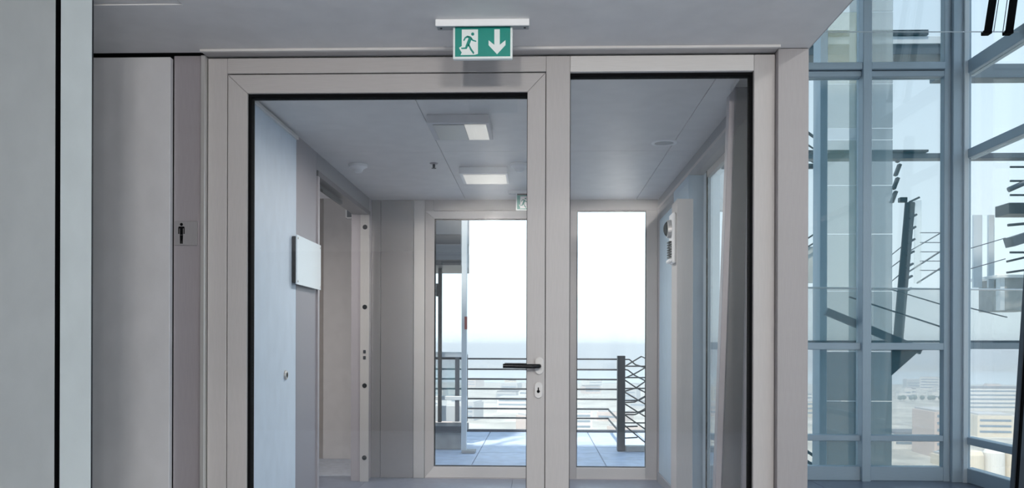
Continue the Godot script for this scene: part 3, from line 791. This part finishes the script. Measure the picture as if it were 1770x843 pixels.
# ------------------------------------------------------------------ stairs, columns and cables outside the curtain wall, some in place of glass reflections
func stairs_outside() -> void:
	var c := thing("panelled_column", "tall panelled column with pale green bays in place of reflections just outside the curtain wall", "column", Vector3(2.98, -8, -8.6))
	box("edge_post", 2.648, 2.716, -8.0, 8.0, -8.28, -8.5, M.blue_steel, c, 0.004)
	box("middle_post", 2.992, 3.092, -8.0, 8.0, -8.28, -8.5, M.blue_steel, c, 0.004)
	var lv := [-8.0, -4.0, -1.0, -0.1, 0.62, 1.09, 1.66, 2.2, 2.66, 3.09, 3.2, 3.62, 4.3, 5.6, 8.0]  # bays and bands stand in for layered glass reflections
	for i in lv.size() - 1:
		var m: Material = M.frost_glass if i in [9, 12] else (M.grey_glass if i in [3, 4] else (M.green_glass if i > 4 else M.slate_glass))
		box("panel", 2.718, 2.99, lv[i] + 0.004, lv[i + 1] - 0.004, -8.30 if i != 9 else -8.29, -8.32, m, c, 0.002)
		box("panel", 3.094, 3.33, lv[i] + 0.004, lv[i + 1] - 0.004, -8.30, -8.32, M.grey_glass if i in [3, 4] else M.slate_glass, c, 0.002)
	# sloping frosted slab built in place of a reflection, between column and curtain wall
	var g := thing("reflection_slab", "sloping frosted glass slab with dark joints at eye level in place of a reflection outside", "canopy", Vector3(3.4, 1.4, -7.9))
	var A := Vector3(2.251, 1.646, -7.62)
	var B := Vector3(4.814, 1.623, -7.62)
	var C := Vector3(5.194, 1.189, -8.22)
	var D := Vector3(2.43, 1.181, -8.22)
	for i in 4:
		var a0 := A.lerp(B, i / 4.0 + 0.002)
		var a1 := A.lerp(B, (i + 1) / 4.0 - 0.002)
		var d0 := D.lerp(C, i / 4.0 + 0.002)
		var d1 := D.lerp(C, (i + 1) / 4.0 - 0.002)
		var nr := (a1 - a0).cross(d0 - a0).normalized() * 0.012
		var s := st()
		var mid := (a0 + a1 + d0 + d1) / 4.0 + nr / 2.0
		quad(s, a0, a1, d1, d0, mid)
		quad(s, a0 + nr, a1 + nr, d1 + nr, d0 + nr, mid)
		quad(s, a0, a1, a1 + nr, a0 + nr, mid)
		quad(s, d0, d1, d1 + nr, d0 + nr, mid)
		quad(s, a0, d0, d0 + nr, a0 + nr, mid)
		quad(s, a1, d1, d1 + nr, a1 + nr, mid)
		obj("glass_sheet", s, M.frost_glass, g)
	obj("front_rail", tube(st(), [A, B], 0.008), M.white, g)
	obj("rear_rail", bar(st(), D, C, 0.02, 0.03), M.mid_steel, g)
	obj("joint", bar(st(), Vector3(2.717, 1.57, -7.7), Vector3(3.694, 1.293, -7.95), 0.012, 0.02), M.mid_steel, g)
	obj("joint", bar(st(), Vector3(3.061, 1.634, -7.66), Vector3(3.623, 1.49, -7.8), 0.008, 0.02), M.mid_steel, g)
	obj("joint", bar(st(), Vector3(3.765, 1.49, -7.8), Vector3(4.18, 1.402, -7.9), 0.008, 0.02), M.mid_steel, g)
	var br := thing("diagonal_brace", "dark steel brace running down under the frosted slab", "brace", Vector3(3.1, 1.2, -7.58))
	obj("beam", bar(st(), Vector3(2.477, 1.438, -7.58), Vector3(3.287, 1.101, -7.58), 0.065, 0.04), M.beam_blue, br)
	obj("gusset", plate(st(), [Vector2(3.037, 0.89), Vector2(3.036, 1.15), Vector2(3.287, 1.116)], -7.57, -7.59), M.mid_steel, br)
	# beams further out
	var b := thing("outer_beams", "grey horizontal steel frame with a reflected transom beyond the tall panelled column", "frame", Vector3(4.2, 2.9, -9.3))
	box("beam", 2.5, 5.215, 3.116, 3.171, -9.25, -9.4, M.mid_steel, b, 0.003)
	box("beam", 2.5, 4.063, 3.173 + 0.002, 3.197, -9.2, -9.4, M.dark_steel, b, 0.002)
	box("beam", 2.5, 4.059, 4.396, 4.451, -9.2, -9.4, M.dark_steel, b, 0.003)
	box("beam", 2.5, 4.318, 4.31, 4.389, -9.22, -9.5, M.pale_steel, b, 0.003)
	box("beam", 2.5, 4.318, 4.206, 4.31 - 0.002, -9.24, -9.5, M.mid_steel, b, 0.003)
	box("beam", 4.2, 5.212, 3.974, 4.121, -9.3, -9.5, M.beam_blue, b, 0.003)  # beam in place of the transom reflected in the side glass
	box("beam", 4.42, 5.221, 1.115, 1.188, -9.3, -9.4, M.beam_blue, b, 0.003)
	# left strip of cables
	var ca := thing("cable_screen", "dark cables and beam in the gap between pier and panelled column", "cables", Vector3(2.8, 1.5, -9.6))
	box("beam", 2.0, 3.0, 3.085, 3.135, -9.58, -9.64, M.dark_steel, ca, 0.002)
	obj("cable", tube(st(), [Vector3(2.862, 3.529, -9.6), Vector3(3.113, 3.344, -9.6)], 0.016, 6), M.dark_steel, ca)
	obj("cable", tube(st(), [Vector3(2.863, 3.389, -9.6), Vector3(3.114, 3.223, -9.6)], 0.01, 6), M.dark_steel, ca)
	obj("cable", tube(st(), [Vector3(2.863, 3.231, -9.6), Vector3(3.114, 3.078, -9.6)], 0.01, 6), M.dark_steel, ca)
	obj("cable", tube(st(), [Vector3(2.866, 2.274, -9.6), Vector3(3.116, 2.438, -9.6)], 0.01, 6), M.dark_steel, ca)
	obj("cable", tube(st(), [Vector3(2.866, 2.185, -9.6), Vector3(3.116, 2.337, -9.6)], 0.01, 6), M.dark_steel, ca)
	obj("cable", tube(st(), [Vector3(2.873, 0.031, -9.6), Vector3(3.124, -0.139, -9.6)], 0.018, 6), M.dark_steel, ca)
	obj("cable", tube(st(), [Vector3(2.873, -0.077, -9.6), Vector3(3.124, -0.246, -9.6)], 0.018, 6), M.dark_steel, ca)
	obj("cable", tube(st(), [Vector3(2.873, -0.185, -9.6), Vector3(3.124, -0.354, -9.6)], 0.018, 6), M.dark_steel, ca)
	box("dark_panel", 2.866, 3.117, 1.837, 2.236, -9.65, -9.7, M.slate_panel, ca, 0.002)
	# escape stair seen edge on
	var s := thing("escape_stair", "steep escape stair seen edge on with dark stringer and treads", "stair", Vector3(4.0, 1.2, -9.45))
	obj("stringer", bar(st(), Vector3(3.852, 1.18, -9.45), Vector3(3.977, 2.684, -9.45), 0.1, 0.03), M.dark_steel, s)
	box("top_block", 3.958, 4.019, 2.572, 2.69, -9.43, -9.5, M.rubber, s, 0.004)
	box("top_block", 3.866, 3.943, 2.69, 2.74, -9.43, -9.5, M.dark_steel, s, 0.004)
	obj("rail_stub", bar(st(), Vector3(3.97, 2.69, -9.45), Vector3(4.074, 2.74, -9.45), 0.02, 0.03), M.rubber, s)
	for i in 7:
		var p0 := (Vector3(3.965, 2.51, -9.45)).lerp(Vector3(3.912, 1.721, -9.45), i / 6.0)
		obj("tread", bar(st(), p0, p0 + Vector3(0.075, 0.045, 0), 0.02, 0.06), M.dark_steel, s)
	for i in 4:
		var p1 := (Vector3(3.871, 3.169, -9.45)).lerp(Vector3(3.811, 2.734, -9.45), i / 3.0)
		obj("tread", bar(st(), p1 + Vector3(-0.03, -0.05, 0), p1 + Vector3(0.015, 0.07, 0), 0.03, 0.06), M.rubber, s)
	obj("glass_fin", bx(st(), 4.03, 4.104, 1.818, 2.711, -9.46, -9.48, 0.002), M.frost_glass, s)
	var ba := thing("stair_cables", "thin slanting cables of the stair balustrade outside", "cables", Vector3(4.3, 1.9, -10))
	obj("cable", tube(st(), [Vector3(4.158, 2.196, -10), Vector3(4.643, 2.484, -10)], 0.007, 6), M.mid_steel, ba)
	obj("cable", tube(st(), [Vector3(4.158, 1.965, -10), Vector3(4.643, 2.281, -10)], 0.01, 6), M.mid_steel, ba)
	obj("cable", tube(st(), [Vector3(4.288, 1.86, -10), Vector3(4.644, 2.09, -10)], 0.01, 6), M.mid_steel, ba)
	obj("cable", tube(st(), [Vector3(3.996, 2.176, -10), Vector3(4.125, 2.281, -10)], 0.006, 6), M.mid_steel, ba)
	obj("cable", tube(st(), [Vector3(3.996, 2.038, -10), Vector3(4.126, 2.136, -10)], 0.006, 6), M.mid_steel, ba)
	obj("cable", tube(st(), [Vector3(3.996, 1.873, -10), Vector3(4.126, 1.985, -10)], 0.006, 6), M.mid_steel, ba)
	obj("cable", tube(st(), [Vector3(4.644, 2.182, -10), Vector3(5.276, 2.372, -10)], 0.006, 6), M.mid_steel, ba)
	obj("cable", tube(st(), [Vector3(4.644, 1.953, -10), Vector3(5.276, 2.136, -10)], 0.006, 6), M.mid_steel, ba)
	obj("cable", tube(st(), [Vector3(4.319, 2.432, -10), Vector3(4.643, 2.432, -10)], 0.005, 6), M.mid_steel, ba)
	obj("cable", tube(st(), [Vector3(4.32, 2.321, -10), Vector3(4.643, 2.32, -10)], 0.005, 6), M.mid_steel, ba)
	obj("cable", tube(st(), [Vector3(4.32, 2.215, -10), Vector3(4.644, 2.215, -10)], 0.005, 6), M.mid_steel, ba)
	obj("cable", tube(st(), [Vector3(4.32, 2.11, -10), Vector3(4.644, 2.11, -10)], 0.005, 6), M.mid_steel, ba)
	obj("cable", tube(st(), [Vector3(4.32, 2.005, -10), Vector3(4.644, 2.005, -10)], 0.005, 6), M.mid_steel, ba)
	var ws := thing("reflection_screen", "large pale panel in place of a sky window reflection behind the corner mullion", "screen", Vector3(4.9, 2.3, -10.1))
	obj("sheet", bx(st(), 4.827, 5.532, 2.695, 3.336, -10.4, -10.44, 0.002), M.film_glass, ws)  # pale sheet in place of a bright window reflection
	obj("leg", bx(st(), 5.118, 5.219, 1.836, 2.695, -10.4, -10.44, 0.002), M.pale_steel, ws)
	obj("leg", bx(st(), 5.293, 5.36, 1.836, 2.695, -10.4, -10.44, 0.002), M.pale_steel, ws)
	var rl := thing("stair_landing", "dark landing edges and rods at the far right of the view", "landing", Vector3(5.6, 2.3, -10))
	box("edge_block", 5.313, 5.866, 2.647, 2.772, -10.0, -10.3, M.dark_steel, rl, 0.003)
	obj("edge_block", bar(st(), Vector3(5.314, 2.32, -10), Vector3(5.867, 2.496, -10), 0.11, 0.2), M.mid_steel, rl)
	for v in [3.175, 3.017, 2.857, 2.208]:
		obj("rod", tube(st(), [Vector3(5.325, v, -10.0), Vector3(6.2, v, -10.0)], 0.012), M.dark_steel, rl)
	obj("rod", tube(st(), [Vector3(5.301, 2.516, -10), Vector3(5.867, 2.568, -10)], 0.016), M.dark_steel, rl)
	obj("rod", tube(st(), [Vector3(5.289, 2.104, -10), Vector3(5.868, 2.241, -10)], 0.012), M.dark_steel, rl)
	obj("rod", tube(st(), [Vector3(5.29, 1.979, -10), Vector3(5.868, 2.064, -10)], 0.012), M.dark_steel, rl)
	obj("rod", tube(st(), [Vector3(5.306, 2.916, -10), Vector3(5.865, 3.163, -10)], 0.03), M.mid_steel, rl)
	var cb := thing("plant_cabinet", "pale grey cabinet with white lid below the dark landing", "cabinet", Vector3(5.4, 1.4, -10.2))
	box("body", 5.376, 5.79, 1.562, 1.936, -10.2, -10.8, M.concrete, cb, 0.004)
	box("lid", 5.265, 5.822, 1.936 + 0.002, 1.969, -10.15, -10.85, M.milk_sheet, cb, 0.004)
	box("leg", 5.324, 5.376, 1.561, 1.936, -10.2, -10.3, M.pale_steel, cb, 0.003)


# ------------------------------------------------------------------ signs
func exit_sign(at: Vector3, w: float, h: float, label: String) -> Node3D:
	# at: middle of the upper edge of the sign plate, front face
	var o := thing("exit_sign", label, "exit sign", at)
	var x0 := at.x - w / 2.0
	var x1 := at.x + w / 2.0
	var y1 := at.y
	var y0 := at.y - h
	var z := at.z
	box("ceiling_bar", at.x - 0.18, at.x + 0.18, CEIL - 0.026, CEIL, z + 0.03, z + 0.022, M.white, o, 0.002)
	box("ceiling_plate", at.x - 0.178, at.x + 0.178, CEIL - 0.02, CEIL, z + 0.022, z - 0.035, M.panel_cool, o, 0.002)
	for sx in [-0.162, 0.162]:
		obj("screw", lathe(st(), [Vector2(0.0, 0.003), Vector2(0.005, 0.002), Vector2(0.005, 0.0)], Vector3(at.x + sx, CEIL - 0.02, z - 0.012), Vector3.DOWN, 8), M.dark_steel, o)
	box("housing", x0, x1, y0, CEIL - 0.019, z - 0.002, z - 0.024, M.sign_white, o, 0.002)
	var gx := 0.0085
	box("green_panel", x0 + gx, x1 - gx, y0 + 0.0085, y1, z, z - 0.003, M.sign_green, o, 0.0005)
	box("top_strip", x0 + gx, x1 - gx, y1 + 0.001, CEIL - 0.02, z + 0.002, z - 0.003, M.dark_steel, o, 0.0005)
	# white doorway with the running figure cut as a green shape before it
	var k := h / 0.122
	var pz := z + 0.0012
	var q := func(pts: Array) -> Array:
		var r := []
		for p in pts:
			r.append(Vector2(at.x - w / 2.0 + p.x * k, y1 - p.y * k))
		return r
	var dw := st()
	plate(dw, q.call([Vector2(0.0345, 0.010), Vector2(0.097, 0.010), Vector2(0.097, 0.104), Vector2(0.083, 0.108), Vector2(0.030, 0.108), Vector2(0.0345, 0.098)]), pz, z)
	plate(dw, q.call([Vector2(0.024, 0.080), Vector2(0.0345, 0.074), Vector2(0.0345, 0.098), Vector2(0.030, 0.092)]), pz, z)
	obj("doorway_print", dw, M.sign_white, o)
	var fg := st()
	var fz := z + 0.002
	plate(fg, disc(at.x - w / 2.0 + 0.0765 * k, y1 - 0.028 * k, 0.0062 * k, 14), fz, pz)
	plate(fg, q.call([Vector2(0.058, 0.037), Vector2(0.066, 0.036), Vector2(0.073, 0.041), Vector2(0.071, 0.052), Vector2(0.065, 0.067), Vector2(0.060, 0.076), Vector2(0.050, 0.072), Vector2(0.055, 0.058), Vector2(0.060, 0.046)]), fz, pz)
	plate(fg, q.call([Vector2(0.066, 0.0365), Vector2(0.056, 0.034), Vector2(0.046, 0.040), Vector2(0.040, 0.052), Vector2(0.044, 0.055), Vector2(0.050, 0.044), Vector2(0.060, 0.0415)]), fz, pz)
	plate(fg, q.call([Vector2(0.072, 0.041), Vector2(0.079, 0.050), Vector2(0.091, 0.054), Vector2(0.090, 0.0585), Vector2(0.076, 0.0545), Vector2(0.068, 0.048)]), fz, pz)
	plate(fg, q.call([Vector2(0.050, 0.070), Vector2(0.058, 0.076), Vector2(0.054, 0.085), Vector2(0.034, 0.0855), Vector2(0.031, 0.0805), Vector2(0.048, 0.079)]), fz, pz)
	plate(fg, q.call([Vector2(0.058, 0.068), Vector2(0.064, 0.068), Vector2(0.073, 0.085), Vector2(0.083, 0.099), Vector2(0.080, 0.106), Vector2(0.067, 0.089)]), fz, pz)
	obj("running_figure", fg, M.sign_green, o)
	var ar := st()
	plate(ar, q.call([Vector2(0.160, 0.010), Vector2(0.181, 0.010), Vector2(0.181, 0.070), Vector2(0.203, 0.052), Vector2(0.203, 0.071), Vector2(0.1705, 0.106), Vector2(0.138, 0.071), Vector2(0.138, 0.052), Vector2(0.160, 0.070)]), pz, z)
	obj("arrow", ar, M.sign_white, o)
	return o


func signs() -> void:
	exit_sign(Vector3(-0.221, 2.358, -3.335), 0.23, 0.122, "green exit sign with running figure and down arrow above the near door")
	exit_sign(Vector3(-0.075, 2.345, -6.98), 0.23, 0.122, "small far exit sign partly hidden behind the near door stile")
	var t := thing("washroom_sign", "square steel sign with black standing man figure on the steel strip", "sign", Vector3(-1.522, 1.56, -3.7))
	box("plate", -1.5735, -1.4735, 1.56, 1.664, -3.694, -3.7, M.plate_steel, t, 0.001)
	var s := st()
	var cx := -1.5425
	plate(s, disc(cx, 1.650, 0.0065, 14), -3.6925, -3.694)
	plate(s, [Vector2(cx - 0.0135, 1.638), Vector2(cx - 0.0105, 1.641), Vector2(cx + 0.0105, 1.641), Vector2(cx + 0.0135, 1.638), Vector2(cx + 0.0135, 1.609), Vector2(cx + 0.0095, 1.609), Vector2(cx + 0.0095, 1.633), Vector2(cx + 0.0065, 1.633), Vector2(cx + 0.0065, 1.605), Vector2(cx - 0.0065, 1.605), Vector2(cx - 0.0065, 1.633), Vector2(cx - 0.0095, 1.633), Vector2(cx - 0.0095, 1.609), Vector2(cx - 0.0135, 1.609)], -3.6925, -3.694)
	plate(s, [Vector2(cx - 0.0068, 1.604), Vector2(cx + 0.0068, 1.604), Vector2(cx + 0.0055, 1.567), Vector2(cx + 0.0008, 1.567), Vector2(cx, 1.595), Vector2(cx - 0.0008, 1.567), Vector2(cx - 0.0055, 1.567)], -3.6925, -3.694)
	obj("figure_print", s, M.black, t)


# ------------------------------------------------------------------ lamps
func ceiling_light(x0: float, z0: float, label: String, energy: float, half := false, group := "") -> void:
	var w := 0.34
	var l := 0.39
	var o := thing("ceiling_light", label, "ceiling light", Vector3(x0 + w / 2.0, CEIL, z0 - l / 2.0), group)
	box("housing", x0, x0 + w, CEIL - 0.048, CEIL, z0, z0 - l, M.white if not half else M.panel_grey, o, 0.003)
	if half:
		box("lens", x0 + 0.03, x0 + 0.20, CEIL - 0.052, CEIL - 0.048, z0 - 0.03, z0 - l + 0.02, M.lens_dim, o, 0.001)
		box("lens", x0 + 0.203, x0 + w - 0.02, CEIL - 0.052, CEIL - 0.048, z0 - 0.03, z0 - l + 0.02, M.lens, o, 0.001)
	else:
		box("lens", x0 + 0.025, x0 + w - 0.015, CEIL - 0.052, CEIL - 0.048, z0 - 0.03, z0 - l + 0.02, M.lens, o, 0.001)
	var a := AreaLight3D.new()
	a.name = "lamp"
	a.area_size = Vector2(0.3, 0.34) if not half else Vector2(0.12, 0.32)
	a.light_energy = energy
	a.light_color = c8(255, 250, 243)
	a.shadow_enabled = true
	a.area_range = 30.0
	a.area_attenuation = 2.0
	o.add_child(a, true)
	a.position = Vector3(0 if not half else 0.1, -0.056, 0)
	a.rotation_degrees = Vector3(-90, 0, 0)


func lights() -> void:
	ceiling_light(-0.612, -4.66, "nearer square ceiling light in the corridor with half bright lens", 1.0, true)
	ceiling_light(-0.563, -6.03, "farther square ceiling light in the corridor with bright lens", 2.4)
	var rows := ["front", "middle", "rear"]  # unseen lamps behind the camera, placed to light the door wall
	for i in 3:
		globe(Vector3(-0.43, CEIL, 0.5 + i * 0.8), rows[i] + " unseen white globe light left on the lobby ceiling", 1.4, "unseen lobby globe lights")
		globe(Vector3(0.75, CEIL, 0.5 + i * 0.8), rows[i] + " unseen white globe light right on the lobby ceiling", 1.4, "unseen lobby globe lights")
	for i in 2:  # out of view, placed to light the atrium mullions
		globe(Vector3(2.6, 3.4, 0.3 + i * 2.0), ["front", "rear"][i] + " unseen white globe light hanging in the atrium", 2.2, "unseen atrium globe lights")
	var o := thing("unseen_room_light", "unseen small ceiling lamp lighting the side room", "ceiling light", Vector3(-2.4, 2.41, -6.6))
	box("housing", -2.55, -2.25, 2.37, 2.409, -6.45, -6.75, M.white, o, 0.003)  # unseen lamp, placed to brighten the side room
	box("lens", -2.53, -2.27, 2.366, 2.37, -6.47, -6.73, M.lens, o, 0.001)
	var a := AreaLight3D.new()
	a.name = "lamp"
	a.area_size = Vector2(0.26, 0.26)
	a.light_energy = 2.3
	a.light_color = c8(255, 250, 245)
	a.shadow_enabled = true
	a.area_range = 30.0
	a.area_attenuation = 2.0
	o.add_child(a, true)
	a.position = Vector3(0, -0.048, 0)
	a.rotation_degrees = Vector3(-90, 0, 0)


func globe(at: Vector3, label: String, energy: float, group: String) -> void:  # lamp out of view behind the camera
	var o := thing("unseen_globe_light", label, "ceiling light", at, group)
	var roof := CEIL if at.y < 3.0 else 5.0
	obj("rose", lathe(st(), [Vector2(0.0, roof - at.y - 0.02), Vector2(0.06, roof - at.y - 0.018), Vector2(0.065, roof - at.y)], at, Vector3.UP, 24), M.white, o)
	if roof - at.y > 0.1:
		obj("rod", tube(st(), [at, Vector3(at.x, roof, at.z)], 0.008), M.mid_steel, o)
	var p := []
	for k in 15:
		p.append(Vector2(0.13 * sin(PI * k / 14.0), -0.145 + 0.13 * cos(PI * k / 14.0)))
	obj("globe", lathe(st(), p, at, Vector3.UP, 28), M.lens, o)
	var a := OmniLight3D.new()
	a.name = "lamp"
	a.light_energy = energy
	a.light_size = 0.1
	a.light_color = c8(255, 250, 243)
	a.shadow_enabled = true
	a.omni_range = 30.0
	a.omni_attenuation = 2.0
	o.add_child(a, true)
	a.position = Vector3(0, -0.145, 0)


# ------------------------------------------------------------------ the city far below
func building(x: float, z: float, w: float, d: float, h: float, m: Material, label: String, group := "", turn := 0.0) -> void:
	var g := -62.0
	var o := thing("city_building", label, "building", Vector3(x, g, z), group)
	o.rotation.y = turn
	var put := func(called: String, x0: float, x1: float, y0: float, y1: float, z0: float, z1: float, mm: Material) -> void:
		var e := obj(called, bx(st(), x0, x1, y0, y1, z0, z1), mm, o)
		e.position = Vector3.ZERO
	put.call("body", -w / 2, w / 2, 0.0, h, -d / 2, d / 2, m)
	put.call("roof", -w / 2 + 1, w / 2 - 1, h, h + 1.2, -d / 2 + 1, d / 2 - 1, M.roof_dark if fmod(absf(x), 3.0) < 1.0 else M.render_grey)
	var s := st()
	var y := 3.0
	while y < h - 2.0:
		bx(s, -w / 2 + 1.5, w / 2 - 1.5, y, y + 1.5, d / 2, d / 2 + 0.15)
		y += 4.0
	if h > 6.0:
		var e := obj("window_bands", s, M.city_glass, o)
		e.position = Vector3.ZERO


func city() -> void:
	var g := -62.0
	var l := thing("land", "pale hazy land of the city far below the tower", "ground", Vector3.ZERO, "", "structure")
	box("plain", -4000, 5000, g - 5, g, -60, -4600, M.land, l, 0.0)
	var r := thing("river", "pale blue river band crossing the city view", "river", Vector3.ZERO, "", "structure")
	box("water", -4000, 5000, g + 0.1, g + 0.6, -1500, -2300, M.river, r, 0.0)
	var h := thing("hills", "hazy blue hills along the horizon behind the city", "hills", Vector3.ZERO, "", "structure")
	var n := noise(0.0011, 4, 31)
	var s := st()
	s.set_smooth_group(0)
	for i in 90:
		for j in 5:
			var q := []
			for e in [[0, 0], [1, 0], [1, 1], [0, 1]]:
				var x: float = -3600.0 + (i + e[0]) * 95.0
				var jj: int = j + e[1]
				var z: float = -3300.0 - jj * 260.0
				var y: float = g + [0.0, 14.0, 32.0, 46.0, 52.0, 20.0][jj] * (0.85 + 0.35 * n.get_noise_2d(x, z))
				q.append(Vector3(x, y, z))
			quad(s, q[0], q[1], q[2], q[3], Vector3(q[0].x, -500, q[0].z))
	obj("ridge", s, M.hill, h)
	# the blocks that stand out in the right-hand windows
	building(235.737, -520, 18, 30, 26, M.render_pink, "pinkish block left of the corner mullion in the city below")
	building(462.023, -900, 70, 40, 22, M.render_white, "long white hall right of the corner mullion in the city below")
	building(477.265 + 14, -860, 22, 30, 26, M.render_white, "tall white block at the right end of the long white hall")
	for k in 5:
		building(439.869 + k * 13.0, -1070 - (k % 3) * 16, 9, 12, 8 + (k * 5) % 7, M.render_white, "small white house in the cluster beyond the river meadow", "small white houses in the cluster")
	building(240.493, -560, 40, 26, 9, M.render_white, "low white shed at the foot of the window in the city below")
	# three cream silos with rounded fronts
	for k in 3:
		var u: float = [187.008, 195.834, 204.891][k]
		var o := thing("silo", ["left", "middle", "right"][k] + " cream round silo standing close below the side window", "silo", Vector3(u, g, -380))
		var e := obj("shaft", lathe(st(), [Vector2(0, 19 + k), Vector2(3.4, 18.6 + k), Vector2(4.2, 17 + k), Vector2(4.2, 0)], Vector3.ZERO, Vector3.UP, 24), M.render_cream if k != 1 else M.render_white, o)
		e.position = Vector3.ZERO
	building(244.272, -470, 60, 24, 5.5, M.render_cream, "wide low cream hall behind the cream silos")
	for k in 9:
		var at := Vector3(422.752 + k * 7.0, g, -1030 - (k * 7) % 11)
		var t := thing("tree", "dark round tree before the cluster of small white houses", "tree", at, "trees by the white houses")
		var p := []
		for a in 7:
			p.append(Vector2(3.0 * sin(PI * a / 6.0), 4.2 - 2.8 * cos(PI * a / 6.0)))
		p.reverse()
		obj("crown", lathe(st(), p, Vector3.ZERO, Vector3.UP, 9), M.tree_green, t).position = Vector3.ZERO
		obj("trunk", tube(st(), [Vector3.ZERO, Vector3(0, 2, 0)], 0.3, 6), M.roof_dark, t).position = Vector3.ZERO
	var rng := RandomNumberGenerator.new()
	rng.seed = 77
	var ms := [M.render_white, M.render_cream, M.render_grey, M.render_pink, M.render_white]
	var taken: Array[Vector2] = []
	for i in 150:
		var z := -rng.randf_range(430.0, 1400.0) if i < 100 else -rng.randf_range(2350.0, 3250.0)
		var x := rng.randf_range(-0.16, 0.6) * -z
		var clear := not (z > -620 and x > 150) and not (z < -840 and z > -1120 and x > 330 and x < 620)
		for t in taken:
			if Vector2(x, z).distance_to(t) < 46.0:
				clear = false
		if not clear:
			continue
		taken.append(Vector2(x, z))
		building(x, z, rng.randf_range(10, 34), rng.randf_range(10, 30), rng.randf_range(6, 20), ms[i % 5], "small %s building in the hazy city below" % ["white", "cream", "grey", "pinkish", "white"][i % 5], "hazy city buildings", rng.randf_range(-0.5, 0.5))
	# haze over the city
	var fog := FogVolume.new()
	fog.name = "haze"
	fog.shape = RenderingServer.FOG_VOLUME_SHAPE_BOX
	fog.size = Vector3(9200, 72, 4500)
	fog.position = Vector3(500, -27, -2360)
	var fm := FogMaterial.new()
	fm.density = 0.0008
	fm.albedo = c8(236, 244, 250)
	fog.material = fm
	add_child(fog)
	tag(fog, "thin white haze lying over the city", "haze", "", "stuff")
